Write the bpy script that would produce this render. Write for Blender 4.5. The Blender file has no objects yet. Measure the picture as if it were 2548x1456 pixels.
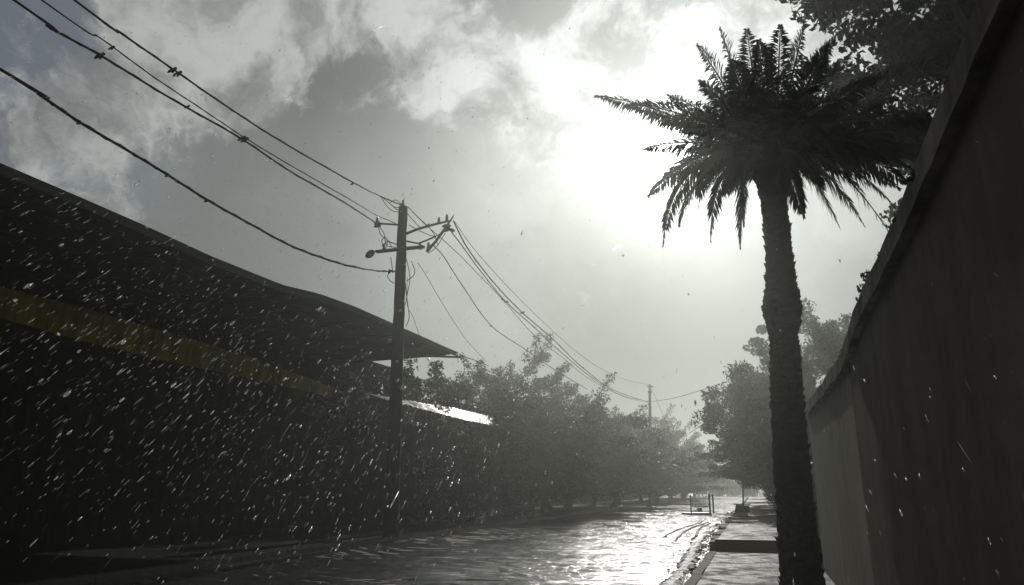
import bpy, math, random
import numpy as np
from mathutils import Vector, Matrix

# ------------------------------------------------------------------ camera
S = bpy.context.scene
COL = S.collection
F, CX, CY = 1840.0, 1274.0, 728.0
PITCH = math.atan(489 / F)
YAW = math.atan(606 / 1904.0)
CAMH = 1.6
cam_d = bpy.data.cameras.new('camera')
cam_d.sensor_width = 36
cam_d.lens = F / 2548 * 36
cam_d.clip_start = 0.05
cam_d.clip_end = 3000
cam = bpy.data.objects.new('camera', cam_d)
COL.objects.link(cam)
cam.location = (0, 0, CAMH)
cam.rotation_euler = (math.pi / 2 + PITCH, 0, YAW)
S.camera = cam

cp, sp, cy_, sy_ = math.cos(PITCH), math.sin(PITCH), math.cos(YAW), math.sin(YAW)
def ray(px, py):
    x, u = px - CX, CY - py
    up = u * cp + F * sp
    fw = F * cp - u * sp
    return Vector((x * cy_ - fw * sy_, x * sy_ + fw * cy_, up)).normalized()
def PX(px, py, X): d = ray(px, py); t = X / d.x; return Vector((X, d.y * t, CAMH + d.z * t))
def PY(px, py, Y): d = ray(px, py); t = Y / d.y; return Vector((d.x * t, Y, CAMH + d.z * t))
def PZ(px, py, z): d = ray(px, py); t = (z - CAMH) / d.z; return Vector((d.x * t, d.y * t, z))

SUN = ray(1650, 392)
SUN_EL = math.asin(SUN.z)
SUN_AZ = math.atan2(SUN.x, SUN.y)

# ------------------------------------------------------------------ world
W = bpy.data.worlds.new('World'); S.world = W; W.use_nodes = True
nt = W.node_tree; nt.nodes.clear()
class G:
    """tiny node helper"""
    def __init__(s, nt): s.nt = nt
    def n(s, t, **k):
        nd = s.nt.nodes.new(t)
        for a, b in k.items(): setattr(nd, a, b)
        return nd
    def put(s, sock, v):
        if hasattr(v, 'is_output') or isinstance(v, bpy.types.NodeSocket): s.nt.links.new(v, sock)
        else: sock.default_value = v
    def m(s, op, a, b=None, c=None, clamp=False):
        nd = s.n('ShaderNodeMath', operation=op, use_clamp=clamp)
        s.put(nd.inputs[0], a)
        if b is not None: s.put(nd.inputs[1], b)
        if c is not None: s.put(nd.inputs[2], c)
        return nd.outputs[0]
    def vm(s, op, a, b=None, out=0):
        nd = s.n('ShaderNodeVectorMath', operation=op)
        s.put(nd.inputs[0], a)
        if b is not None:
            if op == 'SCALE': s.put(nd.inputs[3], b)
            else: s.put(nd.inputs[1], b)
        return nd.outputs[out]
    def mix(s, f, a, b, blend='MIX'):
        nd = s.n('ShaderNodeMix', data_type='RGBA', blend_type=blend)
        s.put(nd.inputs[0], f); s.put(nd.inputs[6], a); s.put(nd.inputs[7], b)
        return nd.outputs[2]
    def noise(s, vec, scale, detail=4, rough=.55, dist=0.0, out=0):
        nd = s.n('ShaderNodeTexNoise')
        if vec is not None: s.put(nd.inputs['Vector'], vec)
        nd.inputs['Scale'].default_value = scale; nd.inputs['Detail'].default_value = detail
        nd.inputs['Roughness'].default_value = rough; nd.inputs['Distortion'].default_value = dist
        return nd.outputs[out]
    def mr(s, v, a, b, c=0., d=1., smooth=True):
        nd = s.n('ShaderNodeMapRange', interpolation_type='SMOOTHSTEP' if smooth else 'LINEAR')
        s.put(nd.inputs[0], v)
        for i, q in enumerate((a, b, c, d)): nd.inputs[i + 1].default_value = q
        return nd.outputs[0]
g = G(nt)
tc = g.n('ShaderNodeTexCoord')
D = g.vm('NORMALIZE', tc.outputs['Generated'])
sky = g.n('ShaderNodeTexSky', sky_type='NISHITA', sun_disc=False)
sky.sun_elevation = SUN_EL; sky.sun_rotation = SUN_AZ
sky.air_density = 1.0; sky.dust_density = 2.5; sky.ozone_density = 1.0
sep = g.n('ShaderNodeSeparateXYZ'); g.put(sep.inputs[0], D)
dz = sep.outputs[2]
ang = g.m('ARCCOSINE', g.m('MINIMUM', g.vm('DOT_PRODUCT', D, tuple(SUN), out=1), 0.99999))
def ex(amp, k): return g.m('MULTIPLY', g.m('EXPONENT', g.m('MULTIPLY', ang, -1.0 / k)), amp)
AUR = g.m('ADD', g.m('ADD', g.m('ADD', ex(2.3, .088), ex(14., .016)), ex(.50, .50)), 0.072)
def blob(px, py, k, amp):
    d = g.vm('DOT_PRODUCT', D, tuple(ray(px, py)), out=1)
    a = g.m('ARCCOSINE', g.m('MINIMUM', d, 0.99999))
    a = g.m('DIVIDE', a, k)
    return g.m('MULTIPLY', g.m('EXPONENT', g.m('MULTIPLY', g.m('MULTIPLY', a, a), -1.0)), amp)
def addall(l):
    r = l[0]
    for q in l[1:]: r = g.m('ADD', r, q)
    return r
# cumulus heads: warped noise, gathered into a bank running from the upper left to the sun
warp = g.vm('SCALE', g.noise(D, 5.0, 5, .6, out=1), 0.20)
DW = g.vm('ADD', D, warp)
n1 = g.noise(DW, 4.6, 11, .62)
n2 = g.noise(g.vm('ADD', DW, (3.1, 1.7, .4)), 11.0, 8, .6)
bank = addall([blob(350, 90, .11, .26), blob(620, 60, .13, .27), blob(950, 60, .12, .30), blob(1200, 230, .12, .22),
               blob(1480, 210, .15, .26), blob(60, 320, .075, .24), blob(1750, 60, .12, .2), blob(590, 200, .05, .2),
               blob(830, 240, .11, -.24), blob(1330, 60, .07, -.2), blob(70, 150, .08, -.12), blob(1150, 420, .10, -.02)])
dens = g.m('ADD', g.m('ADD', n1, g.m('MULTIPLY', n2, .22)), bank)
head = g.mr(dens, .71, .83)
thin = g.mr(g.noise(DW, 2.2, 6, .55), .35, .7)
# grey veil under everything, blue gaps in the upper left
veil_amt = g.m('SUBTRACT', 1.0, addall([blob(60, 60, .22, .55), blob(-100, 420, .16, .5)]), clamp=True)
gap = g.mix(1.0, sky.outputs[0], (.024, .026, .025, 1), 'MULTIPLY')
gapg = g.vm('ADD', gap, (.040, .049, .060))
lum = g.m('MULTIPLY', AUR, g.mr(thin, 0, 1, .80, 1.15))
# darker rain curtain under the bank
lum = g.m('MULTIPLY', lum, g.m('SUBTRACT', 1.0, addall([blob(830, 230, .14, .34), blob(1480, 640, .13, .34), blob(1560, 880, .15, .34), blob(1330, 50, .09, .30), blob(300, 60, .10, .1)]), clamp=True))
veil = g.vm('MULTIPLY', g.vm('SCALE', (.955, 1.0, .955), lum), (1, 1, 1))
base = g.mix(veil_amt, gapg, veil)
hl = g.m('MULTIPLY', g.m('ADD', g.m('MULTIPLY', AUR, .95), .17), g.mr(n2, .33, .66, .5, 1.35))
headc = g.vm('SCALE', (.985, 1.02, .99), hl)
skyc = g.mix(g.m('MULTIPLY', head, g.mr(dz, .16, .34, 0, .85)), base, headc)
bg = g.n('ShaderNodeBackground'); g.put(bg.inputs[0], g.vm('SCALE', skyc, 10.0)); bg.inputs[1].default_value = 0.10
out = g.n('ShaderNodeOutputWorld'); nt.links.new(bg.outputs[0], out.inputs[0])

# ------------------------------------------------------------------ sun
sl = bpy.data.lights.new('sun', 'SUN'); sl.energy = 2.3; sl.angle = math.radians(0.55); sl.color = (1, .97, .92)
so = bpy.data.objects.new('sun', sl); COL.objects.link(so)
so.rotation_euler = SUN.to_track_quat('Z', 'Y').to_euler()
so.location = (0, 40, 60)

S.view_settings.view_transform = 'Standard'; S.view_settings.look = 'None'
S.view_settings.exposure = 0.0; S.view_settings.gamma = 1; S.view_settings.use_curve_mapping = False
S.render.engine = 'CYCLES'
S.cycles.use_denoising = True
S.cycles.max_bounces = 6; S.cycles.diffuse_bounces = 2; S.cycles.glossy_bounces = 3
S.cycles.transparent_max_bounces = 12; S.cycles.volume_bounces = 1
S.cycles.sample_clamp_indirect = 4

# ------------------------------------------------------------------ helpers
def tag(o, label=None, cat=None, group=None, kind=None):
    if label: o['label'] = label
    if cat: o['category'] = cat
    if group: o['group'] = group
    if kind: o['kind'] = kind
    return o
def empty(name, loc):
    o = bpy.data.objects.new(name, None); COL.objects.link(o); o.location = loc; o.empty_display_size = .2
    return o
class MB:
    def __init__(s): s.v = []; s.f = []; s.n = 0
    def add(s, v, f):
        s.v.extend([tuple(q) for q in v]); s.f.extend([tuple(i + s.n for i in q) for q in f]); s.n += len(v); return s
    def box(s, a, b):
        (x0, y0, z0), (x1, y1, z1) = a, b
        v = [(x0,y0,z0),(x1,y0,z0),(x1,y1,z0),(x0,y1,z0),(x0,y0,z1),(x1,y0,z1),(x1,y1,z1),(x0,y1,z1)]
        return s.add(v, [(0,3,2,1),(4,5,6,7),(0,1,5,4),(1,2,6,5),(2,3,7,6),(3,0,4,7)])
    def tube(s, pts, rad, seg=8, jit=0.0, rng=None):
        pts = [Vector(p) for p in pts]
        if not hasattr(rad, '__len__'): rad = [rad] * len(pts)
        rings = []; prev = None
        for i, p in enumerate(pts):
            t = (pts[min(i+1, len(pts)-1)] - pts[max(i-1, 0)]).normalized()
            ref = prev if prev is not None else (Vector((1,0,0)) if abs(t.x) < .9 else Vector((0,1,0)))
            a = (ref - t * ref.dot(t)).normalized(); b = t.cross(a); prev = a
            ring = []
            for k in range(seg):
                w = 2*math.pi*k/seg; r = rad[i] * (1 + (rng.uniform(-jit, jit) if jit else 0))
                ring.append(p + a*math.cos(w)*r + b*math.sin(w)*r)
            rings.append(ring)
        v = [q for r in rings for q in r]; f = []
        for i in range(len(pts)-1):
            for k in range(seg):
                k2 = (k+1) % seg
                f.append((i*seg+k, i*seg+k2, (i+1)*seg+k2, (i+1)*seg+k))
        f.append(tuple(range(seg-1, -1, -1))); f.append(tuple((len(pts)-1)*seg + k for k in range(seg)))
        return s.add(v, f)
    def build(s, name, mat, parent=None, smooth=False, origin=None):
        me = bpy.data.meshes.new(name)
        off = Vector(origin) if origin is not None else (parent.location.copy() if parent is not None and parent.type == 'EMPTY' else Vector((0,0,0)))
        if parent is not None and parent.type != 'EMPTY':
            off = parent.get('_o', None); off = Vector(off) if off is not None else Vector((0,0,0))
        vv = np.array(s.v, dtype=np.float64).reshape(-1, 3) - np.array(off)
        me.from_pydata(vv.tolist(), [], s.f); me.update()
        if smooth:
            me.polygons.foreach_set('use_smooth', [True]*len(me.polygons))
        me.materials.append(mat)
        o = bpy.data.objects.new(name, me); COL.objects.link(o)
        if parent is not None: o.parent = parent
        else: o.location = off
        return o
def arr_mesh(name, verts, k, mat, parent=None, smooth=False):
    """verts: (N*k,3) array, faces are consecutive k-gons"""
    n = len(verts) // k
    me = bpy.data.meshes.new(name)
    me.vertices.add(n*k); me.vertices.foreach_set('co', np.ascontiguousarray(verts, dtype=np.float32).ravel())
    me.loops.add(n*k); me.loops.foreach_set('vertex_index', np.arange(n*k, dtype=np.int32))
    me.polygons.add(n); me.polygons.foreach_set('loop_start', np.arange(0, n*k, k, dtype=np.int32))
    me.polygons.foreach_set('loop_total', np.full(n, k, dtype=np.int32))
    me.update(calc_edges=True); me.validate()
    me.materials.append(mat)
    o = bpy.data.objects.new(name, me); COL.objects.link(o)
    if parent is not None: o.parent = parent
    return o

# ------------------------------------------------------------------ materials
def mat(name, base=(.1,.1,.1), rough=.6, fn=None, spec=.5, metal=0., **kw):
    m = bpy.data.materials.new(name); m.use_nodes = True
    t = m.node_tree; p = t.nodes['Principled BSDF']
    p.inputs['Base Color'].default_value = (*base, 1); p.inputs['Roughness'].default_value = rough
    p.inputs['Specular IOR Level'].default_value = spec; p.inputs['Metallic'].default_value = metal
    if fn: fn(G(t), p, t)
    return m
def pos(q): return q.n('ShaderNodeNewGeometry').outputs['Position']
def bump(q, p, h, strength=.5, dist=.02):
    b = q.n('ShaderNodeBump'); b.inputs['Strength'].default_value = strength; b.inputs['Distance'].default_value = dist
    q.put(b.inputs['Height'], h); q.put(p.inputs['Normal'], b.outputs[0])
def ramp2(q, f, a, b): return q.mix(f, (*a, 1), (*b, 1))
def scl(q, v, s): return q.vm('MULTIPLY', v, s)

def f_road(q, p, t):
    P = pos(q)
    P = q.vm('ADD', P, q.vm('SCALE', q.noise(P, .35, 2, .5, out=1), .5))
    a = q.noise(scl(q, P, (1.25, .80, 1)), 4.2, 7, .68, .6)
    b = q.noise(scl(q, P, (1.2, 1.0, 1)), 13.0, 5, .68, .4)
    c = q.noise(P, 38.0, 3, .6)
    big = q.noise(P, .3, 3, .5)
    h = q.m('ADD', q.m('ADD', q.m('MULTIPLY', a, 1.0), q.m('MULTIPLY', b, .34)), q.m('MULTIPLY', c, .07))
    ridge = q.m('ABSOLUTE', q.m('SUBTRACT', q.noise(scl(q, P, (1.3, .75, 1)), 3.2, 5, .62, .9), .5))
    h = q.m('SUBTRACT', h, q.m('MULTIPLY', ridge, 1.6))
    bump(q, p, h, 1.0, .014)
    q.put(p.inputs['Base Color'], ramp2(q, big, (.028,.028,.027), (.05,.05,.047)))
    q.put(p.inputs['Roughness'], q.mr(q.noise(P, 1.6, 4, .6), .35, .7, .10, .22))
M_road = mat('wet asphalt', rough=.15, fn=f_road, spec=.42)
def f_ground(q, p, t):
    P = pos(q)
    n = q.noise(scl(q, P, (.55, 1, 1)), .42, 4, .55)
    pud = q.mr(n, .49, .54)
    fine = q.noise(P, 14, 5, .65)
    bump(q, p, q.m('MULTIPLY', fine, q.m('SUBTRACT', 1.02, pud)), .9, .05)
    q.put(p.inputs['Base Color'], q.mix(pud, ramp2(q, fine, (.03,.026,.02), (.075,.062,.045)), (.02,.02,.018,1)))
    q.put(p.inputs['Roughness'], q.mr(pud, 0, 1, .75, .05))
M_ground = mat('muddy ground with puddles', fn=f_ground)
def f_pave(q, p, t):
    P = pos(q)
    br = q.n('ShaderNodeTexBrick'); q.put(br.inputs['Vector'], P)
    br.inputs['Scale'].default_value = 1.0; br.inputs['Mortar Size'].default_value = .012
    br.inputs['Brick Width'].default_value = .42; br.inputs['Row Height'].default_value = .21
    br.inputs['Color1'].default_value = (.05,.049,.045,1); br.inputs['Color2'].default_value = (.09,.087,.08,1); br.inputs['Mortar'].default_value = (.03,.03,.027,1)
    n = q.noise(P, 22, 5, .65); n2 = q.noise(P, 2.2, 4, .6)
    h = q.m('ADD', q.m('MULTIPLY', br.outputs['Fac'], -1.3), q.m('ADD', q.m('MULTIPLY', n, .8), q.m('MULTIPLY', n2, 1.1)))
    bump(q, p, h, 1.0, .055)
    q.put(p.inputs['Base Color'], q.mix(q.mr(n2, .35, .65), br.outputs['Color'], (.06,.058,.05,1)))
    q.put(p.inputs['Roughness'], q.mr(n2, .35, .65, .75, .3))
M_pave = mat('wet paving', fn=f_pave, spec=.06)
M_pave2 = mat('shade darkened paving', fn=lambda q, p, t: (f_pave(q, p, t), q.put(p.inputs['Base Color'], ramp2(q, q.noise(pos(q), 3, 5, .6), (.006,.006,.006), (.02,.019,.018))), t.links.remove(p.inputs['Roughness'].links[0]), setattr(p.inputs['Roughness'], 'default_value', .8)), spec=.02)  # paving copy with the dimness beside the building put into its colour
def f_kerb(q, p, t):
    P = pos(q); n = q.noise(P, 9, 5, .6)
    q.put(p.inputs['Base Color'], ramp2(q, n, (.05,.048,.043), (.13,.125,.115)))
    bump(q, p, n, .8, .025)
M_kerb = mat('wet kerb stone', rough=.75, fn=f_kerb, spec=.04)
M_kerbl = mat('streaming kerb stone', rough=.16, fn=f_kerb, spec=.5)
def f_conc(a, b, streak=True, sc=3.0):
    def f(q, p, t):
        P = pos(q)
        n = q.noise(P, sc, 6, .62); s = q.noise(scl(q, P, (1, 1, .12)), 3.2, 5, .6)
        v = q.m('MULTIPLY', q.m('ADD', n, s), .5) if streak else n
        q.put(p.inputs['Base Color'], ramp2(q, q.mr(v, .35, .65), a, b))
        bump(q, p, q.noise(P, 26, 5, .65), .25, .004)
        p.inputs['Roughness'].default_value = .92
    return f
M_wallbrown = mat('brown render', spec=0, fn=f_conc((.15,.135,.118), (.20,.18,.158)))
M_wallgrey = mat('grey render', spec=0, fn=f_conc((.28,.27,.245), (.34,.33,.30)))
M_coping = mat('weathered coping', spec=0, fn=f_conc((.14,.13,.12), (.32,.30,.28)))
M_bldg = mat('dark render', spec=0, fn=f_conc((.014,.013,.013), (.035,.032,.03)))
M_yellow = mat('mustard painted band', spec=0, fn=f_conc((.16,.14,.03), (.72,.66,.05), True, 1.2))
def f_sheet(q, p, t):
    P = pos(q); n = q.noise(scl(q, P, (1, .25, 1)), 1.4, 6, .65)
    q.put(p.inputs['Base Color'], ramp2(q, q.mr(n, .35, .7), (.022,.02,.02), (.05,.043,.04)))
    q.put(p.inputs['Roughness'], q.mr(n, .3, .7, .4, .7))
M_sheet = mat('dull corrugated sheet', fn=f_sheet)
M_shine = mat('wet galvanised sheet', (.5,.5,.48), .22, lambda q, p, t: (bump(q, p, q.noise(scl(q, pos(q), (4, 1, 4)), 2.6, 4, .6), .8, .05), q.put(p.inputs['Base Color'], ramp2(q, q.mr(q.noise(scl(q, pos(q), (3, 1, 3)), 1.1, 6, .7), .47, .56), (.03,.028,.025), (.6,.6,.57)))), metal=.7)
M_beam = mat('dark timber', (.05,.045,.04), .7)
def f_pole(q, p, t):
    P = pos(q); n = q.noise(scl(q, P, (1,1,.08)), 18, 5, .6)
    q.put(p.inputs['Base Color'], ramp2(q, n, (.010,.009,.008), (.03,.027,.024))); bump(q, p, n, .6, .01)
M_pole = mat('weathered pole wood', rough=.9, fn=f_pole, spec=.05)
M_metal = mat('dark steel', (.035,.035,.035), .6, spec=.3)
M_cable = mat('black cable', (.02,.018,.017), .8, spec=.1)
M_cer = mat('insulator glaze', (.10,.05,.035), .2)
M_bark = mat('bark', rough=.85, fn=lambda q, p, t: (q.put(p.inputs['Base Color'], ramp2(q, q.noise(scl(q, pos(q), (1,1,.3)), 12, 5, .6), (.03,.025,.02), (.09,.075,.06))), bump(q, p, q.noise(scl(q, pos(q), (1,1,.3)), 16, 5, .6), .8, .03)))
def f_palm(q, p, t):
    P = pos(q); v = q.n('ShaderNodeTexVoronoi'); q.put(v.inputs['Vector'], scl(q, P, (1, 1, 1.5))); v.inputs['Scale'].default_value = 8
    q.put(p.inputs['Base Color'], ramp2(q, v.outputs['Distance'], (.025,.02,.016), (.008,.006,.005)))
    bump(q, p, q.m('ADD', v.outputs['Distance'], q.m('MULTIPLY', q.noise(P, 30, 4, .6), .5)), .9, .05)
M_palm = mat('palm trunk boots', rough=.9, spec=.1, fn=f_palm)
def leafmat(name, a, b, tr=.25, rough=.5):
    def f(q, p, t):
        P = pos(q); n = q.noise(P, 1.3, 3, .6); col = ramp2(q, n, a, b)
        q.put(p.inputs['Base Color'], col)
        tl = q.n('ShaderNodeBsdfTranslucent'); q.put(tl.inputs[0], col)
        mx = q.n('ShaderNodeMixShader'); mx.inputs[0].default_value = tr
        t.links.new(p.outputs[0], mx.inputs[1]); t.links.new(tl.outputs[0], mx.inputs[2])
        t.links.new(mx.outputs[0], t.nodes['Material Output'].inputs[0])
    return mat(name, rough=rough, fn=f, spec=.3)
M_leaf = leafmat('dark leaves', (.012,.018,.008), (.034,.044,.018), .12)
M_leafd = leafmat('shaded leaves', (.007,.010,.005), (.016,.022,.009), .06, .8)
M_leaf2 = leafmat('green leaves', (.03,.045,.018), (.07,.10,.035), .35)
M_frond = leafmat('palm leaflets', (.014,.018,.009), (.032,.038,.018), .18, .5)
def f_rain(q, p, t):
    tl = q.n('ShaderNodeBsdfTranslucent'); tl.inputs[0].default_value = (.85,.87,.86,1)
    gl = q.n('ShaderNodeBsdfGlossy'); gl.inputs[0].default_value = (.8,.8,.8,1); gl.inputs[1].default_value = .3
    tp = q.n('ShaderNodeBsdfTransparent')
    a = q.n('ShaderNodeMixShader'); a.inputs[0].default_value = .35
    b = q.n('ShaderNodeMixShader')
    ri = q.n('ShaderNodeNewGeometry').outputs['Random Per Island']
    q.put(b.inputs[0], q.m('ADD', q.m('MULTIPLY', q.m('POWER', ri, 3.5), .72), .09))
    t.links.new(tl.outputs[0], a.inputs[1]); t.links.new(gl.outputs[0], a.inputs[2])
    t.links.new(a.outputs[0], b.inputs[2]); t.links.new(tp.outputs[0], b.inputs[1])
    # input 0 = amount of drop light against what shows through
    t.links.new(b.outputs[0], t.nodes['Material Output'].inputs[0])
M_rain = mat('rain water', fn=f_rain)

# ------------------------------------------------------------------ ground and roads
gm = MB(); gm.add([(-700,-300,-.01),(700,-300,-.01),(700,900,-.01),(-700,900,-.01)], [(0,1,2,3)])
tag(gm.build('ground', M_ground), kind='structure')
KL, KR = -11.2, -1.25           # kerb faces
rsr = np.random.default_rng(2)
ny, nx = 760, 200
ya = -12 + np.concatenate([np.linspace(0, 18.5, 40), 18.5 + np.geomspace(.045, 210, ny-40)])
# water film: keep the rows dense where the camera sees them
ya = np.concatenate([np.linspace(-12, 6, 30), 6*np.exp(np.linspace(0.004, math.log(228/6), ny-30))])
xa_ = KL + (KR-KL)*np.arange(nx+1)/nx
X_, Y_ = np.meshgrid(xa_, ya); H_ = np.zeros_like(X_)
wx = X_ + .5*np.sin(Y_*.35+1)+.3*np.sin(Y_*.9+X_*.5); wy = Y_ + .6*np.sin(X_*.55)+.35*np.sin(X_*1.3+Y_*.4)
for k in range(60):
    lam = .15*(.85/.15)**rsr.random(); th = rsr.normal(1.45, .42); amp = .0021*lam**.75
    ph = (wx*math.cos(th)+wy*math.sin(th))*2*math.pi/lam + rsr.uniform(0, 6.28)
    mask = .5+.5*np.sin(wx*rsr.uniform(.3, 1.3)+wy*rsr.uniform(-.8, .8)+rsr.uniform(0, 6.28))
    H_ += amp*mask*(1-2*np.abs(np.sin(ph/2)))
H_ *= np.clip((30/np.maximum(Y_, 1))**.5, .3, 1)
H_ *= 1.9
edge_ = np.minimum(1, np.minimum(X_-KL, KR-X_)/.25); H_ = H_*edge_ + .012
vr = np.stack([X_, Y_, H_], -1); nr = len(ya)
q_ = np.stack([vr[:-1, :-1], vr[:-1, 1:], vr[1:, 1:], vr[1:, :-1]], 2)
me = bpy.data.meshes.new('road')
idx = np.arange(nr*(nx+1)).reshape(nr, nx+1)
me.from_pydata(vr.reshape(-1, 3).tolist(), [], np.stack([idx[:-1, :-1], idx[:-1, 1:], idx[1:, 1:], idx[1:, :-1]], -1).reshape(-1, 4).tolist())
me.polygons.foreach_set('use_smooth', [True]*len(me.polygons)); me.materials.append(M_road); me.update()
ro = bpy.data.objects.new('road', me); COL.objects.link(ro); tag(ro, kind='structure')
rng = random.Random(5)
def kerb(x0, x1, y0, y1, z, name, step=1.0):
    k = MB(); y = y0
    while y < y1 - .01:
        e = min(y + step, y1); j = rng.uniform(-.012, .012); dzz = rng.uniform(-.008, .008)
        k.box((x0+j, y+.006, -.05), (x1+j, e-.006, z+dzz)); y = e
    o = k.build(name, M_kerbl if x0 < -5 else M_kerb); tag(o, kind='structure'); return o
kerb(KL-.20, KL, -8, 30, .13, 'left_kerb')
kerb(KL-.20, KL, 30, 150, .10, 'left_kerb', 1.3)
kerb(KR, KR+.18, -8, 20.6, .07, 'right_kerb')
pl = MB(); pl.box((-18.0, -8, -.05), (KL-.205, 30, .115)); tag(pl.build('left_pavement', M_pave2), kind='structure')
pr = MB(); pr.box((KR+.185, -8, -.05), (1.145, 20.9, .06)); tag(pr.build('right_pavement', M_pave), kind='structure')
# raised footway further on, with its dark end step
SZ = .33
up = MB(); up.box((-1.05, 21.0, -.05), (1.59, 130, SZ)); tag(up.build('raised_pavement', M_pave), kind='structure')
st = MB(); st.box((-1.12, 20.90, -.05), (1.58, 20.997, SZ+.012))
tag(st.build('pavement_step', mat('wet dark step', (.035,.033,.03), .5)), kind='structure')
kk = MB(); y = 21.0
while y < 125:
    L = rng.uniform(.8, 1.5); j = rng.uniform(-.05, .05)
    kk.box((-1.30+j, y+.02, -.05), (-1.055, y+L, SZ-.02+rng.uniform(-.05, .03))); y += L
tag(kk.build('raised_kerb', M_kerb), kind='structure')
# thin dark raised streaks on the road and a washed up strip of debris by the right hand kerb
M_mud_streak = mat('wet mud and dark streaks', rough=.45, fn=lambda q, p, t: (q.put(p.inputs['Base Color'], ramp2(q, q.noise(pos(q), 6, 4, .6), (.03,.027,.022), (.07,.06,.05))), bump(q, p, q.noise(pos(q), 18, 5, .7), 1, .06), q.put(p.inputs['Roughness'], q.mr(q.noise(pos(q), 5, 4, .6), .4, .6, .2, .7))))
def strip(name, p0, p1, w0, w1, h, seed, bend=.15):
    r = random.Random(seed); m = MB(); N = 60; rows = []
    for i in range(N+1):
        t = i/N; c = p0.lerp(p1, t); c.x += bend*math.sin(t*5+seed) + r.uniform(-.03, .03)
        w = (w0+(w1-w0)*t)*r.uniform(.6, 1.25)*math.sin(math.pi*(.06+.88*t))**.4
        rows.append([(c.x-w/2, c.y, .003), (c.x-w*.25, c.y, .014+h*r.uniform(.4,1)), (c.x+w*.2, c.y, .014+h*r.uniform(.4,1)), (c.x+w/2, c.y, .003)])
    m.add([q for R in rows for q in R], [(i*4+k, i*4+k+1, (i+1)*4+k+1, (i+1)*4+k) for i in range(N) for k in range(3)])
    o = m.build(name, M_mud_streak); tag(o, kind='structure'); return o
strip('road_streak', PZ(1745, 1296, 0), PZ(1655, 1338, 0), .10, .14, .035, 1)
strip('road_streak', PZ(1755, 1300, 0), PZ(1672, 1346, 0), .10, .14, .035, 2)
strip('road_streak', PZ(1768, 1303, 0), PZ(1710, 1343, 0), .08, .12, .03, 3)
strip('gutter_mud', Vector((-1.75, 28, 0)), Vector((-1.55, 11, 0)), .25, .5, .05, 4, .08)
# stones and splashes of rubble in the gutter
rb = MB(); r = random.Random(8)
for i in range(420):
    y = r.uniform(9, 60); x = -1.5 + r.gauss(0, .22); s = r.uniform(.02, .07)
    c = Vector((x, y, s*.3))
    pts = [c + Vector((r.uniform(.6,1.2)*s*math.cos(a), r.uniform(.6,1.2)*s*math.sin(a), 0)) for a in np.linspace(0, 2*math.pi, 6)[:-1]]
    top = [p + (c-p)*.4 + Vector((0,0,s*r.uniform(.4,.8))) for p in pts]
    rb.add(pts+top, [(k, (k+1)%5, 5+(k+1)%5, 5+k) for k in range(5)] + [(5,6,7,8,9)])
tag(rb.build('gravel', M_kerb), 'small wet stones scattered along the right gutter', None, None, 'stuff')

# ------------------------------------------------------------------ right hand walls
def wallrun(name, px_pts, X, y0, y1, mw, label, seed, step=.22, thick=.3):
    r = random.Random(seed)
    pts = sorted([(PX(a, b, X).y, PX(a, b, X).z) for a, b in px_pts])
    def top(y):
        if y <= pts[0][0]: return pts[0][1]
        for (ya, za), (yb, zb) in zip(pts, pts[1:]):
            if y <= yb: return za + (zb-za)*(y-ya)/(yb-ya)
        return pts[-1][1]
    e = tag(empty(name, (X, y0, 0)), label, 'wall')
    n = int((y1-y0)/step); Y = [y0+(y1-y0)*i/n for i in range(n+1)]
    wob = 0; T = []
    for y in Y:
        wob = wob*.8 + r.uniform(-.014, .014); T.append(top(y)+wob)
    def prism(xa, xb, zs_lo, zs_hi):
        v = []; f = []
        for y, lo, hi in zip(Y, zs_lo, zs_hi): v += [(xa,y,lo),(xb,y,lo),(xb,y,hi),(xa,y,hi)]
        for i in range(n):
            a, b = i*4, i*4+4
            for k in range(4): f.append((a+k, a+(k+1)%4, b+(k+1)%4, b+k))
        f.append((3,2,1,0)); f.append((n*4, n*4+1, n*4+2, n*4+3))
        return MB().add(v, f)
    prism(X, X+thick, [-.05]*(n+1), [t-.18 for t in T]).build('wall_face', mw, e)
    prism(X-.07, X+thick+.05, [t-.178 for t in T], [t for t in T]).build('coping', M_coping, e)
    prism(X-.085, X-.072, [t-.205+r.uniform(-.01,.01) for t in T], [t-.165 for t in T]).build('drip_edge', M_coping, e)
    return e, top
wp = [(2475, 0), (2330, 350), (2250, 560), (2185, 690), (2140, 780), (2112, 868), (2060, 945), (2006, 1022)]
Yb = PX(2110, 900, 1.15).y
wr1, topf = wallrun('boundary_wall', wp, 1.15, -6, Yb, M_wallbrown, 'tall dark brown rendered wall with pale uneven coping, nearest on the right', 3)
wr2, _ = wallrun('boundary_wall', wp, 1.18, Yb+.004, PX(2006, 1022, 1.15).y, M_wallgrey, 'paler grey rendered wall beyond the brown one, behind the palm trunk', 4)

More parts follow.
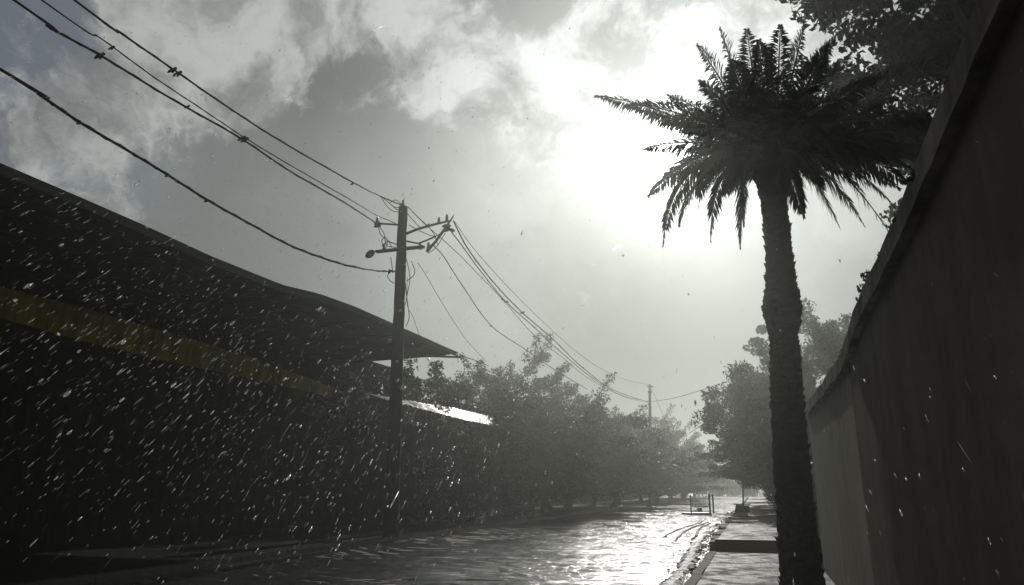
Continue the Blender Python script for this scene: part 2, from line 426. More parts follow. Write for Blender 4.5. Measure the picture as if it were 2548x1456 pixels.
# ------------------------------------------------------------------ left building with deep canopy
E0, E1 = 0.0, 29.3
bl = tag(empty('shop_building', (-18, E0, 0)), 'long dark building with a deep sheet canopy and mustard band, left of the road', 'building')
EX = -11.8
ep = [(0, 412), (200, 497), (350, 562), (520, 640), (700, 712), (790, 733), (880, 765), (1000, 818), (1090, 858), (1150, 884)]
edge = sorted([(PX(a, b, EX).y, PX(a, b, EX).z) for a, b in ep])
def etop(y):
    if y <= edge[0][0]: return edge[0][1]
    for (ya, za), (yb, zb) in zip(edge, edge[1:]):
        if y <= yb: return za+(zb-za)*(y-ya)/(yb-ya)
    return edge[-1][1]
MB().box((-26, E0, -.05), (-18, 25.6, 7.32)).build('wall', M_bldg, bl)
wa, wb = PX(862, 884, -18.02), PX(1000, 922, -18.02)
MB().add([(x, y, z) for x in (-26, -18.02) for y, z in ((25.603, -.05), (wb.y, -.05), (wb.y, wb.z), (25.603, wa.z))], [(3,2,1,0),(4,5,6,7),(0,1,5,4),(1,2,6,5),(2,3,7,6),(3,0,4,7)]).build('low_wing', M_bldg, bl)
# canopy sheet: corrugated across the road direction, so its end shows the wave
cs = MB(); NX = 150; NYC = 60
XS = [EX - (18.05+EX)*i/NX for i in range(NX+1)]
YS = [E0 + (E1-E0)*j/NYC for j in range(NYC+1)]
r = random.Random(3)
def canz(i, j):
    t = i/NX; w = .035*math.sin(i*2*math.pi/5)
    return etop(YS[j])*(1-t) + (7.15)*t + w
v = []
for sgn in (0, 1):
    for j in range(NYC+1):
        for i in range(NX+1):
            yy = YS[j] + (.06*math.sin(i*1.7)+.04*math.sin(i*.6) if j == NYC else 0)
            v.append((XS[i], yy, canz(i, j) - .03*sgn))
n1_ = (NX+1)*(NYC+1); f = []
for j in range(NYC):
    for i in range(NX):
        a = j*(NX+1)+i; f.append((a, a+1, a+NX+2, a+NX+1)); b = a+n1_; f.append((b, b+NX+1, b+NX+2, b+1))
for i in range(NX):
    a = NYC*(NX+1)+i; f.append((a, a+1, a+1+n1_, a+n1_)); a = i; f.append((a, a+n1_, a+1+n1_, a+1))
for j in range(NYC):
    a = j*(NX+1); b = a+NX+1; f.append((a, b, b+n1_, a+n1_))
cs.add(v, f); can = cs.build('canopy', M_sheet, bl); can['_o'] = (-18, E0, 0)
for k in range(13):
    y = 1.5 + k*2.25
    MB().tube([(EX-.25, y, etop(y)-.16), (-17.95, y, 7.15-.16)], [.07, .07], 4).build('rafter', M_beam, can)
m = MB()
for a, b in zip(YS[:-1], YS[1:]):
    m.add([(EX+.004, a, etop(a)-.16), (EX+.04, a, etop(a)-.16), (EX+.04, a, etop(a)+.03), (EX+.004, a, etop(a)+.03),
           (EX+.004, b, etop(b)-.16), (EX+.04, b, etop(b)-.16), (EX+.04, b, etop(b)+.03), (EX+.004, b, etop(b)+.03)],
          [(0,1,5,4),(1,2,6,5),(2,3,7,6),(3,0,4,7)])
m.build('fascia', M_beam, bl)
# pale edge tube at the far end of the canopy
MB().tube([PY(850, 879, E1+.12), PY(1000, 884, E1+.12), PY(1150, 889, E1+.12)], .05, 6).build('end_trim', mat('pale trim', (.55,.55,.52), .4), bl)
# mustard band, a boxed ledge running along the wall
tp = [(0, 712), (200, 765), (400, 822), (640, 893), (830, 965)]
bt = [(0, 790), (200, 845), (400, 895), (640, 945), (830, 990)]
BX = -17.93
m = MB(); T = [PX(a, b, BX) for a, b in tp]; B = [PX(a, b, BX) for a, b in bt]
T = [Vector((BX, 3.0, T[0].z))] + T; B = [Vector((BX, 3.0, B[0].z))] + B
v = []
for a, b in zip(T, B): v += [(BX, a.y, b.z), (BX, a.y, a.z), (-17.998, a.y, a.z), (-17.998, a.y, b.z)]
f = []
for i in range(len(T)-1):
    for k in range(4): f.append((i*4+k, i*4+(k+1)%4, i*4+4+(k+1)%4, i*4+4+k))
f += [(3,2,1,0), tuple((len(T)-1)*4+k for k in range(4))]
m.add(v, f).build('painted_band', M_yellow, bl)
for k in range(4):
    y = 5 + k*5.4
    MB().box((-17.99, y, .12), (-17.93, y+3.4, 3.3)).build('shutter', M_bldg, bl)

# shed beyond it with a steep wet sheet roof that catches the sun
sd = tag(empty('shed', (-15.5, 29, 0)), 'low dark shed with steep wet sheet roof glinting in the sun, beyond the canopy', 'shed')
ra, rbb = PX(930, 985, -13.4), PX(1235, 1050, -13.0)
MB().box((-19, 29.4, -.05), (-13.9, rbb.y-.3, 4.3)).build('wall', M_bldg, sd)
# ------------------------------------------------------------------ utility poles
def utilpole(base_y, name, label, topz, full):
    pass
PYY = 22.6
pt = PY(1003, 515, PYY); pb = PY(985, 990, PYY)
pole = tag(empty('utility_pole', (pb.x, PYY, .115)), 'tall weathered wooden utility pole with two crossarms, in front of the dark canopy', 'utility pole')
dirp = (pt-pb).normalized(); base = pb + dirp*((.1-pb.z)/dirp.z)
npt = 26; r = random.Random(12)
MB().tube([base.lerp(pt, i/npt) + Vector((r.uniform(-.012,.012), 0, 0)) for i in range(npt+1)], [.255-.095*i/npt + r.uniform(-.006,.006) for i in range(npt+1)], 12).build('pole_shaft', M_pole, pole, True)
Q = lambda a, b, dy=0: PY(a, b, PYY+dy)
MB().box(tuple(Q(946, 634)+Vector((0,-.38,-.02))), tuple(Q(1064, 620)+Vector((0,-.22,.03)))).build('crossarm', M_pole, pole)
MB().tube([Q(938, 556, -.22), Q(1000, 560, -.22)], .035, 6).build('upper_bracket', M_metal, pole)
MB().tube([Q(1010, 582, .1), Q(1040, 570, .3), Q(1075, 560, .5), Q(1118, 550, .6)], [.05,.045,.045,.035], 6).build('raking_arm', M_metal, pole)
MB().tube([Q(1062, 626, .0), Q(1085, 600, .2), Q(1105, 572, .4), Q(1127, 540, .6)], [.06,.05,.05,.03], 6).build('raking_arm', M_metal, pole)
MB().tube([Q(1010, 600, .0), Q(1040, 606, .2), Q(1062, 598, .2), Q(1085, 588, .4)], .03, 6).build('stay', M_metal, pole)
MB().tube([Q(990, 610), Q(965, 600), Q(950, 612)], .022, 6).build('stay', M_metal, pole)
# cable cluster / lamp head on the left arm, insulators
def insul(p, rr=.075, par=pole, h=.22, name='insulator'):
    m = MB(); pts = []; rad = []
    for i in range(9): pts.append(p + Vector((0, 0, h*i/8))); rad.append(rr*(1 if i % 2 == 0 else .6)*(1-.35*i/8))
    m.tube(pts, rad, 8); return m.build(name, M_cer, par, True)
for (a, b, dy) in [(955, 622, -.27), (1045, 620, -.27), (1066, 619, -.27), (1003, 513, 0), (1092, 556, .55), (1112, 549, .6), (938, 556, -.22)]:
    insul(Q(a, b, dy))
def lump(name, p, s, m_, par, seed):
    r = random.Random(seed); mm = MB()
    for k in range(5):
        c = p + Vector((r.uniform(-1,1)*s, r.uniform(-.4,.4)*s, r.uniform(-1,1)*s*.7))
        d = Vector((r.uniform(-1,1), r.uniform(-.3,.3), r.uniform(-.8,.8)))*s
        mm.tube([c-d, c-d*.4, c+d*.4, c+d], [s*.12, s*.45, s*.4, s*.1], 6)
    return mm.build(name, m_, par)
lump('cable_clamp', Q(939, 558, -.22), .12, M_metal, pole, 1)
lump('cable_clamp', Q(1113, 566, .55), .16, M_metal, pole, 2)
lump('cable_clamp', Q(972, 676, -.2), .08, M_metal, pole, 3)
m = MB(); m.tube([Q(950, 628, -.2), Q(935, 626, -.2), Q(922, 630, -.2)], .03, 6); lh = m.build('lamp_arm', M_metal, pole)
m = MB(); m.tube([Q(931, 624, -.2), Q(926, 628, -.2), Q(918, 635, -.2), Q(911, 640, -.2)], [.05, .12, .13, .06], 8); m.build('lamp_head', M_metal, pole)
# slack jumpers and loops around the pole head
def loop(pts, rr=.014): MB().tube(smooth_pts(pts), rr, 5).build('jumper_cable', M_cable, pole)
def smooth_pts(p, n=7):
    p = [Vector(q) for q in p]; out_ = []
    P_ = [p[0]*2-p[1]] + p + [p[-1]*2-p[-2]]
    for i in range(1, len(P_)-2):
        a, b, c, d = P_[i-1:i+3]
        for k in range(n):
            t = k/n
            out_.append(.5*((2*b)+(c-a)*t+(2*a-5*b+4*c-d)*t*t+(3*b-a-3*c+d)*t**3))
    out_.append(p[-1]); return out_
for pts in [
    [(948, 490), (962, 512), (975, 524), (992, 528)], [(952, 492), (968, 505), (985, 520), (996, 524)],
    [(940, 560), (955, 580), (962, 610), (985, 616)], [(942, 566), (948, 585), (965, 598), (975, 616)],
    [(975, 512), (988, 517), (1000, 512)], [(1012, 530), (1030, 550), (1047, 566), (1070, 556)],
    [(1015, 515), (1040, 540), (1075, 575), (1090, 610)], [(1018, 560), (1045, 575), (1080, 588), (1100, 578)],
    [(955, 612), (950, 600), (958, 590), (964, 604), (958, 622)], [(968, 678), (965, 690), (975, 702), (985, 706)],
    [(972, 640), (975, 660), (978, 680)], [(1008, 700), (1013, 745), (1018, 790), (1010, 812)],
    [(1010, 640), (1020, 690), (1014, 730), (1008, 760)], [(1024, 650), (1032, 680), (1012, 700)],
    [(1065, 630), (1085, 616), (1108, 580)], [(970, 505), (985, 498), (1003, 510)]]:
    loop([Q(a, b, -.24) for a, b in pts])
MB().tube([Q(1000, 512, .0), Q(1008, 490, 0)], [.02, .006], 5).build('spike', M_metal, pole)
MB().tube([Q(1122, 548, .6), Q(1130, 533, .6)], [.03, .008], 5).build('spike', M_metal, pole)

FY = 84.0
fp = tag(empty('utility_pole', (PY(1617, 1217, FY).x, FY, 0)), 'distant thin utility pole rising out of the tree row', 'utility pole')
fb = Vector((PY(1617, 1217, FY).x, FY, 0)); ft = PY(1617, 957, FY)
MB().tube([fb, fb.lerp(ft, .5), ft], [.22, .19, .14], 8).build('pole_shaft', M_pole, fp)
MB().tube([PY(1610, 962, FY-.2), PY(1626, 962, FY-.2)], .07, 4).build('crossarm', M_pole, fp)
MB().tube([PY(1612, 975, FY-.2), PY(1622, 975, FY-.2)], .12, 4).build('crossarm', M_pole, fp)

# ------------------------------------------------------------------ overhead lines
def wire(pts, rr, label, extra=None, group='overhead lines', name='overhead_line'):
    e = tag(empty(name, pts[0]), label, 'cable', group)
    P_ = smooth_pts(pts, 12)
    ph = random.Random(len(label)); a0 = ph.uniform(0, 6)
    m = MB(); m.tube(P_, rr, 6)
    # a second strand twisted loosely round the first
    P2 = [p + Vector((0, math.sin(i*.9+a0), math.cos(i*.9+a0)))*rr*1.1 for i, p in enumerate(P_)]
    m.tube(P2, rr*.55, 5); c = m.build('cable', M_cable, e, True)
    if extra:
        for p, kind in extra:
            lump('splice' if kind else 'clamp', p, .07 if kind else .045, M_cable, e, int(p.x*100) % 97)
    return e
WX = pt.x
def L(pl_): return [PX(a, b, X) for a, b, X in pl_]
def back(pts):
    a, b = pts[0], pts[1]; d = (a-b).normalized()
    c = a + d*9; c.z = a.z + .3
    e = a + d*30; e.z = a.z + 2.0
    return [e, c] + pts
w1 = L([(185, 0, -11.0), (300, 82, -11.0), (430, 172, -11.0), (560, 262, -11.0), (700, 352, -11.0), (880, 455, -11.0)]) + [Q(950, 490), Q(1003, 512)]
wire(back(w1), .021, 'topmost overhead cable running to the pole top, with a frayed splice', [(PX(432, 173, -11.0), 1), (PX(445, 182, -11.0), 1), (PX(878, 457, -11.0), 0)])
w2 = L([(103, 0, -11.0), (250, 95, -11.0), (380, 190, -11.0), (500, 270, -11.0), (608, 342, -11.0), (720, 410, -11.0), (880, 502, -11.0)]) + [Q(935, 535), Q(985, 556)]
wire(back(w2), .013, 'thin overhead cable, second from the top at the upper left', [(PX(280, 118, -11.0), 0)])
w3 = L([(35, 0, -11.0), (120, 66, -11.0), (250, 138, -11.0), (420, 242, -11.0), (600, 345, -11.0), (720, 425, -11.0), (850, 500, -11.0)]) + [Q(938, 556, -.22)]
wire(back(w3), .022, 'thick overhead cable ending at the left bracket of the pole', [(PX(252, 137, -11.0), 1), (PX(468, 265, -11.0), 0), (PX(612, 347, -11.0), 1), (PX(605, 343, -11.0), 1)])
w4 = L([(0, 172, -10.8), (100, 237, -10.8), (200, 305, -10.8), (330, 382, -10.8), (420, 437, -10.8), (520, 500, -10.8), (620, 556, -10.8), (720, 610, -10.8), (800, 641, -10.8), (870, 662, -10.8)]) + [Q(940, 674), Q(990, 676)]
wire(back(w4), .026, 'lowest and thickest overhead cable, sagging towards the middle of the pole', [(PX(415, 434, -10.8), 0), (PX(195, 302, -10.8), 0), (PX(512, 497, -10.8), 0)])
def run(pl_, rr, label, extra=None, **k):
    """pixel points between near pole and far pole, depth spread from 22.6 to 72"""
    x0, x1 = pl_[0][0], pl_[-1][0]; out_ = []
    A, Bq = Q(*pl_[0], .4), PY(*pl_[-1], FY)
    for a, b in pl_:
        # intersect with the vertical plane through the two ends
        n_ = (Bq-A).cross(Vector((0,0,1))); d = ray(a, b); o_ = Vector((0,0,CAMH))
        t = (A-o_).dot(n_)/d.dot(n_); out_.append(o_+d*t)
    return wire(out_, rr, label, [(out_[i], kk) for i, kk in (extra or [])], **k)
run([(1115, 566), (1150, 612), (1200, 680), (1260, 752), (1330, 815), (1400, 880), (1480, 945), (1550, 985), (1617, 1000)], .022, 'slack cable of the twin bundle from the pole arm to the distant pole', [(3, 1), (4, 0)])
run([(1128, 550), (1165, 620), (1230, 705), (1300, 778), (1380, 848), (1450, 915), (1530, 972), (1617, 1002)], .026, 'thick lower cable of the twin bundle from the arm tip to the distant pole', [(3, 1), (5, 0)])
run([(1130, 550), (1180, 620), (1260, 710), (1340, 790), (1430, 872), (1500, 920), (1560, 946), (1617, 958)], .012, 'fine upper wire from the pole arm to the top of the distant pole')
run([(1015, 515), (1060, 560), (1130, 622), (1180, 672), (1250, 745), (1330, 835), (1400, 890), (1470, 945), (1560, 990), (1617, 1003)], .016, 'cable leaving the pole top and joining the bundle halfway', [(4, 0)])
# droppers from the pole to the trees and canopy
def drop(pl_, rr, label, y1, extra=None):
    n = len(pl_)-1; out_ = [PY(a, b, PYY + (y1-PYY)*i/n) for i, (a, b) in enumerate(pl_)]
    return wire(out_, rr, label, [(out_[i], k) for i, k in (extra or [])], 'service drops')
drop([(1080, 612), (1105, 640), (1150, 710), (1222, 810), (1300, 865), (1380, 920), (1460, 968)], .024, 'cable with a dark knot sagging from the crossarm into the tree tops', 55, [(3, 1)])
drop([(1040, 655), (1060, 685), (1110, 770), (1160, 845), (1210, 900)], .012, 'thin wire dropping from below the crossarm to the tallest tree crown', 40)
drop([(1013, 690), (1014, 760), (1028, 790), (1045, 840), (1062, 890), (1080, 920)], .010, 'thin wire hanging steeply beside the pole behind the canopy corner', 31)
drop([(1150, 886), (1180, 896), (1215, 910)], .018, 'short dark cable reaching from the canopy tip to the trees', 36)
MBX = [PY(1617, 1000, FY), PY(1680, 990, 66), PY(1755, 968, 58), PY(1790, 955, 52)]
wire(MBX, .02, 'thin cable crossing the street from the distant pole to the right trees', None, 'service drops')
wire([PY(1620, 960, FY), PY(1640, 1010, 75), PY(1665, 1060, 80), PY(1700, 1090, 90)], .016, 'thin cable sagging steeply down from the top of the distant pole', None, 'service drops')
wire([PY(1715, 1078, 70), PY(1735, 1065, 64), PY(1778, 1038, 56)], .022, 'short cable emerging low from the right hand trees over the road', None, 'service drops')

# ------------------------------------------------------------------ foliage
def leaves(rs, centres, radii, per, size):
    """diamond leaf faces round cluster centres"""
    C_ = np.repeat(centres, per, axis=0); R_ = np.repeat(radii, per)[:, None]
    n = len(C_)
    d = rs.normal(size=(n, 3)); d /= np.linalg.norm(d, axis=1)[:, None]
    p = C_ + d * R_ * (rs.random((n, 1))**.45) * np.array([1, 1, .72])
    a = rs.normal(size=(n, 3)); a[:, 2] -= .35; a /= np.linalg.norm(a, axis=1)[:, None]
    b = np.cross(a, rs.normal(size=(n, 3))); b /= np.linalg.norm(b, axis=1)[:, None]
    L_ = size * rs.uniform(.6, 1.4, (n, 1)); Wd = L_ * rs.uniform(.36, .6, (n, 1))
    v = np.stack([p - a*L_*.5, p + b*Wd*.5, p + a*L_*.5, p - b*Wd*.5], axis=1)
    return v.reshape(-1, 3)
def make_tree(name, loc, H, R, trunk_h, seed, label, group=None, ncl=110, per=170, size=.16, lm=None, flat=.8, tr=.22, droop=.0, sprigs=26):
    rs = np.random.default_rng(seed); r = random.Random(seed)
    root = tag(empty(name, loc), label, 'tree', group)
    cz = (H + trunk_h)/2; hz = (H-trunk_h)/2
    tips = []; cen = []
    lob = [(r.uniform(0, 6.28), r.uniform(-.5, .9), r.uniform(.25, .5)) for _ in range(9)]
    k = 0
    while len(cen) < ncl and k < 6000:
        k += 1
        d = rs.normal(size=3); d /= np.linalg.norm(d); rr = rs.random()**.42
        dd = .72 + sum(w*max(0, 1-((math.atan2(d[1], d[0])-a+math.pi) % (2*math.pi) - math.pi)**2 - ((d[2]-z)*1.6)**2) for a, z, w in lob)
        cen.append([d[0]*R*rr*dd, d[1]*R*rr*dd, cz + d[2]*hz*rr*min(dd, 1.12) - droop*rr])
    cen = np.array(cen); rad = rs.uniform(.28, .62, len(cen))*R*.36
    V = [leaves(rs, cen, rad, per, size)]
    # loose sprigs that break the outline
    tw = MB()
    for _ in range(sprigs):
        i = r.randrange(len(cen)); c = Vector(cen[i]); o_ = Vector((c.x, c.y, c.z-cz)); 
        if o_.length < R*.45: continue
        d = (o_.normalized() + Vector((r.uniform(-.3,.3), r.uniform(-.3,.3), r.uniform(.1,.6)))).normalized()
        L_ = R*r.uniform(.22, .42); e = c + d*L_
        tw.tube([c, c.lerp(e, .5)+Vector((0,0,.04*R)), e], [.025*R/4, .015*R/4, .006], 4)
        pc = np.array([list(c.lerp(e, t)) for t in (.45, .6, .75, .88, 1.0)])
        V.append(leaves(rs, pc, np.full(5, .085*R), int(per*.13), size*.95))
    tm = MB(); base = Vector((0, 0, -.05)); top = Vector((r.uniform(-.3,.3), r.uniform(-.3,.3), trunk_h*1.05))
    mid = top*.5 + Vector((r.uniform(-.2,.2), r.uniform(-.2,.2), 0))
    tm.tube([base, base+Vector((0,0,.35)), mid, top], [tr*1.6, tr*1.1, tr*.95, tr*.8], 9, .06, r)
    for _ in range(9):
        i = r.randrange(len(cen)); c = Vector(cen[i]); s0 = top.lerp(mid, r.uniform(0, .35))
        m1 = s0.lerp(c, .5) + Vector((0, 0, -.1*R)) + Vector((r.uniform(-.2,.2), r.uniform(-.2,.2), 0))
        tm.tube([s0, m1, c], [tr*.55, tr*.33, tr*.1], 6)
        for _ in range(2):
            j = r.randrange(len(cen)); c2 = Vector(cen[j])
            if (c2-m1).length < R*1.2: tm.tube([m1, m1.lerp(c2, .5)+Vector((0,0,.05*R)), c2], [tr*.25, tr*.16, .02], 5)
    V.append(np.array([tw.v[i] for fc in tw.f if len(fc) == 4 for i in fc]))
    arr_mesh('crown', np.concatenate(V), 4, lm or M_leaf, root)
    o = tm.build('trunk', M_bark, None, True); o.parent = root
    return root
def copy_tree(o, loc, rz, sc, label):
    c = o.copy(); COL.objects.link(c); c.location = loc; c.rotation_euler = (0,0,rz); c.scale = (sc[0], sc[0], sc[1]); c['label'] = label
    for ch in o.children:
        k = ch.copy(); COL.objects.link(k); k.parent = c
    return c
GL = 'trees lining the left side of the road'
def at(px, py, X):
    p = PX(px, py, X); return (X, p.y, 0), p.z
# (x, height etc. set from where each crown top stands)
l1, h1 = at(1245, 862, -18.0)
t1 = make_tree('street_tree', l1, h1, 5.0, 1.6, 21, 'tallest left tree with an airy crown above the glinting shed roof', GL, 130, 230, .21, sprigs=70)
l2, h2 = at(1350, 950, -15.0)
t2 = make_tree('street_tree', l2, h2, 5.4, 1.2, 22, 'dense dark tree right of the tallest crown, its top level with the knotted cable', GL, 190, 220, .21, sprigs=50, droop=.6)
l0, h0 = at(1085, 925, -18.0)
t0 = make_tree('street_tree', l0, h0, 5.0, 1.5, 24, 'dark tree behind the canopy tip, just right of the wooden pole', GL, 160, 210, .2, sprigs=30)
copy_tree(t0, (-19.5, 27.5+4, 0), 2.0, (.95, .86), 'leftmost dark tree, half hidden behind the wooden pole under the canopy')
labs = ['round leafy tree past the dense dark one on the left', 'bushy left tree under the middle of the twin cables', 'left tree whose leaves touch the sagging cables',
        'left tree standing just before the distant utility pole', 'hazy left tree right beside the distant utility pole', 'hazy left tree just beyond the distant utility pole',
        'pale hazy left tree with a sloping crown near the end of the row', 'last pale tree of the left row, almost lost in the haze']
sp_ = [(1405, 1010, -14.0, 4.3, t2), (1470, 1030, -14.6, 4.6, t2), (1530, 1015, -13.6, 4.8, t1), (1585, 1028, -14.2, 5.0, t2),
       (1625, 1058, -13.6, 5.0, t2), (1662, 1088, -13.8, 5.0, t1), (1692, 1112, -13.8, 5.4, t2), (1722, 1135, -14.2, 5.6, t2)]
href = {t1.name: h1, t2.name: h2}
for i, (a, b, X, R, src) in enumerate(sp_):
    l_, h_ = at(a, b, X)
    copy_tree(src, l_, 1.3*i+.6, (R/4.5, h_/href[src.name]), labs[i])
# extra trees behind/between to close the row and stand on the verge
fill = [((-12.9, 37.5, 0), (.62, .62), 'small low tree at the left kerb in front of the shed'),
        ((-13.2, 45.5, 0), (.80, .70), 'low spreading tree at the left kerb beyond the shed'),
        ((-12.9, 54, 0), (.85, .72), 'low tree at the left kerb, fifth trunk from the pole'),
        ((-16.5, 62, 0), (1.0, .8), 'tree in the second line behind the left kerb trees'),
        ((-11.6, 92, 0), (1.25, 6.0/h2), 'very faint tree beyond the end of the left row'),
        ((-12.6, 71, 0), (1.2, 7.4/h2), 'left tree whose crown hides the foot of the distant utility pole'),
        ((-12.0, 116, 0), (1.25, 6.2/h2), 'paler tree standing past the very faint one on the left'),
        ((-12, 138, 0), (1.3, 6.5/h2), 'farthest ghostly tree on the left where the road fades')]
for i, (l_, s_, lb) in enumerate(fill[1:]): copy_tree(t2, l_, i*2.1, s_, lb)
rs = np.random.default_rng(91); wc = []
for i in range(900):
    y = rs.uniform(31, 175); wc.append([-20.5 - rs.uniform(0, 5) + rs.normal()*.5, y, rs.uniform(.3, 7.5 if y > 48 else 5.0)])
for i in range(420):
    x = rs.uniform(-30, 30); wc.append([x, 185 + rs.uniform(-6, 10), rs.uniform(.3, 5.0 + 1.2*math.sin(x*.3))])
wo = arr_mesh('woodland', leaves(rs, np.array(wc), rs.uniform(1.0, 1.9, len(wc)), 130, .42), 4, M_leaf)
tag(wo, 'dark mass of undergrowth and trees behind the left hand row', None, None, 'stuff')
# right hand side
GR = 'trees lining the right side of the road'
rt = make_tree('street_tree', (1.6, 47, 0), PY(1870, 872, 47).z, 4.3, 2.0, 31, 'large dark tree left of the palm trunk, reaching over the right pavement', GR, 220, 260, .19, sprigs=60, droop=.3)
hr = PY(1870, 872, 47).z
copy_tree(rt, (1.4, 58, 0), 2.2, (.95, .72), 'second tree of the right row, its crown hanging low over the road')
copy_tree(rt, (3.0, 70, 0), 4.0, (1.0, .7), 'third hazy tree of the right row')
copy_tree(rt, (3.0, 84, 0), 5.0, (1.1, .62), 'fourth pale tree of the right row')
copy_tree(rt, (4.2, 110, 0), 1.0, (1.3, .62), 'last ghostly tree of the right row where the road fades')
wt = make_tree('street_tree', (4.7, 41, 0), PY(2050, 735, 41).z, 3.3, 2.0, 33, 'green tree with light showing through, right of the palm trunk behind the grey wall', GR, 190, 230, .17, sprigs=60, lm=M_leaf2)
# hedge at the right beyond the grey wall
rs = np.random.default_rng(77)
hc = []
for i in range(330): hc.append([2.1+rs.uniform(-.7,.9), 24.8+ (i/330)*91, rs.uniform(.6, 2.5)])
hd = empty('hedge', (2.0, 25, SZ)); tag(hd, 'tall clipped hedge fading into mist along the right pavement', 'hedge')
hv = leaves(rs, np.array(hc)-np.array([2.0, 25, SZ]), np.full(330, .8), 150, .16)
arr_mesh('foliage', hv, 4, M_leaf, hd)
hs = MB(); hs.tube([(2.0, 25, SZ+.3), (2.0, 115, SZ+.3)], .05, 5)
for i in range(40): hs.tube([(rs.uniform(-.2,.2)+2.0, 25.2+i*2.2, SZ), (2.0+rs.uniform(-.3,.3), 25.2+i*2.2, 2.0)], [.05, .02], 5)
o = hs.build('stems', M_bark, hd)
# big broadleaf tree leaning over the wall, upper right
tc_ = PY(2265, 150, 17.5)
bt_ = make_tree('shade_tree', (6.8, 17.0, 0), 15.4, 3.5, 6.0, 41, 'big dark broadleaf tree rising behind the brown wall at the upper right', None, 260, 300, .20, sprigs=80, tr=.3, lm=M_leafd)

# ------------------------------------------------------------------ palm
PLY = 11.75
cl = [(1916, 372), (1922, 430), (1925, 500), (1936, 600), (1943, 700), (1946, 770), (1950, 840), (1956, 940), (1962, 1050), (1972, 1180), (1984, 1320), (1997, 1456)]
cw = [60, 96, 68, 66, 74, 100, 68, 78, 82, 86, 92, 99]
ctr = [PY(a, b, PLY) for a, b in cl]; rad = [w/2/1840*PLY*.93 for w in cw]
ctr.append(Vector((ctr[-1].x+.01, PLY, .06))); rad.append(.36)
pb_ = ctr[-1]
palm = tag(empty('palm_tree', (pb_.x, pb_.y, .06)), 'date palm with rough trunk and shaggy crown, on the pavement beside the right wall', 'palm tree')
r = random.Random(9)
cc = []; rr_ = []
for i in range(len(ctr)-1):
    n = 16
    for k in range(n):
        t = k/n; cc.append(ctr[i].lerp(ctr[i+1], t)); rr_.append((rad[i]*(1-t)+rad[i+1]*t)*r.uniform(.95, 1.05))
cc.append(ctr[-1]); rr_.append(rad[-1])
trm = MB(); trm.tube(cc, rr_, 22, .05, r)
# old leaf bases standing off the trunk
for i in range(900):
    k = r.randrange(len(cc)-2); c = cc[k]; R_ = rr_[k]; a = r.uniform(0, 2*math.pi)
    d = Vector((math.cos(a), math.sin(a), 0)); s = r.uniform(.025, .07)*(1.8 if k < 20 else 1)
    side = Vector((-d.y, d.x, 0)); p0 = c + d*R_*.93
    tip = p0 + d*s*r.uniform(.5,1.0) + Vector((0, 0, s*r.uniform(.6, 1.6)))
    trm.add([p0+side*s*.8-Vector((0,0,s)), p0-side*s*.8-Vector((0,0,s)), p0-side*s*.5+Vector((0,0,s*.5)), p0+side*s*.5+Vector((0,0,s*.5)), tip], [(0,1,4),(1,2,4),(2,3,4),(3,0,4)])
trm.build('trunk', M_palm, palm)
heart = PY(1915, 395, PLY)
def frond(tip, lift, seed, droop=.0, ll=.42, nl=64, dens=1.0, name='frond'):
    r = random.Random(seed); rs = np.random.default_rng(seed)
    tip = Vector(tip); d = tip-heart; st_ = heart + Vector((d.x, d.y, 0)).normalized()*.14 + Vector((0,0,r.uniform(-.15,.25)))
    mid = st_.lerp(tip, .5) + Vector((0, 0, lift))
    if droop > .6:
        mid = Vector((tip.x*.88+heart.x*.12, tip.y*.88+heart.y*.12, heart.z+.12+lift*.25))
    N = 22; pts = []
    for i in range(N+1):
        t = i/N; pts.append(st_*(1-t)**2 + mid*2*t*(1-t) + tip*t*t)
    roll = r.uniform(-.95, .95) if droop < .6 else r.choice((-1, 1))*r.uniform(.9, 1.5)
    m = MB(); m.tube(pts, [.026*(1-.85*i/N)+.002 for i in range(N+1)], 5)
    V = []; F_ = []
    for k in range(int(nl*dens)):
        s = .08 + .92*((k+.5)/(nl*dens))**.85; i = min(int(s*N), N-1); p = pts[i].lerp(pts[i+1], s*N-i)
        T_ = (pts[i+1]-pts[i]).normalized(); side = T_.cross(Vector((0,0,1)))
        if side.length < .2: side = T_.cross(Vector((0,1,0)))
        side.normalize(); upv = side.cross(T_); side = side*math.cos(roll)+upv*math.sin(roll); upv = side.cross(T_)
        lp = ll*(.16+.84*math.sin(math.pi*min(1, s*.92+.12))**.8)*r.uniform(.75, 1.15)
        for sg in (-1, 1):
            dd = (T_*r.uniform(.4,.95) + side*sg*r.uniform(.55,1.0) + upv*r.uniform(-.15,.45) + Vector((0,0,-.15-droop)) ).normalized()
            w = .015*r.uniform(.8, 1.3); pe = p + dd*lp + Vector((0,0,-lp*.18)); pm = p + dd*lp*.5
            wv = dd.cross(upv).normalized()*w
            b0 = len(V); V += [p, pm+wv, pe, pm-wv]; F_.append((b0, b0+1, b0+2, b0+3))
    m.add(V, F_)
    return m.build(name, M_frond, palm)
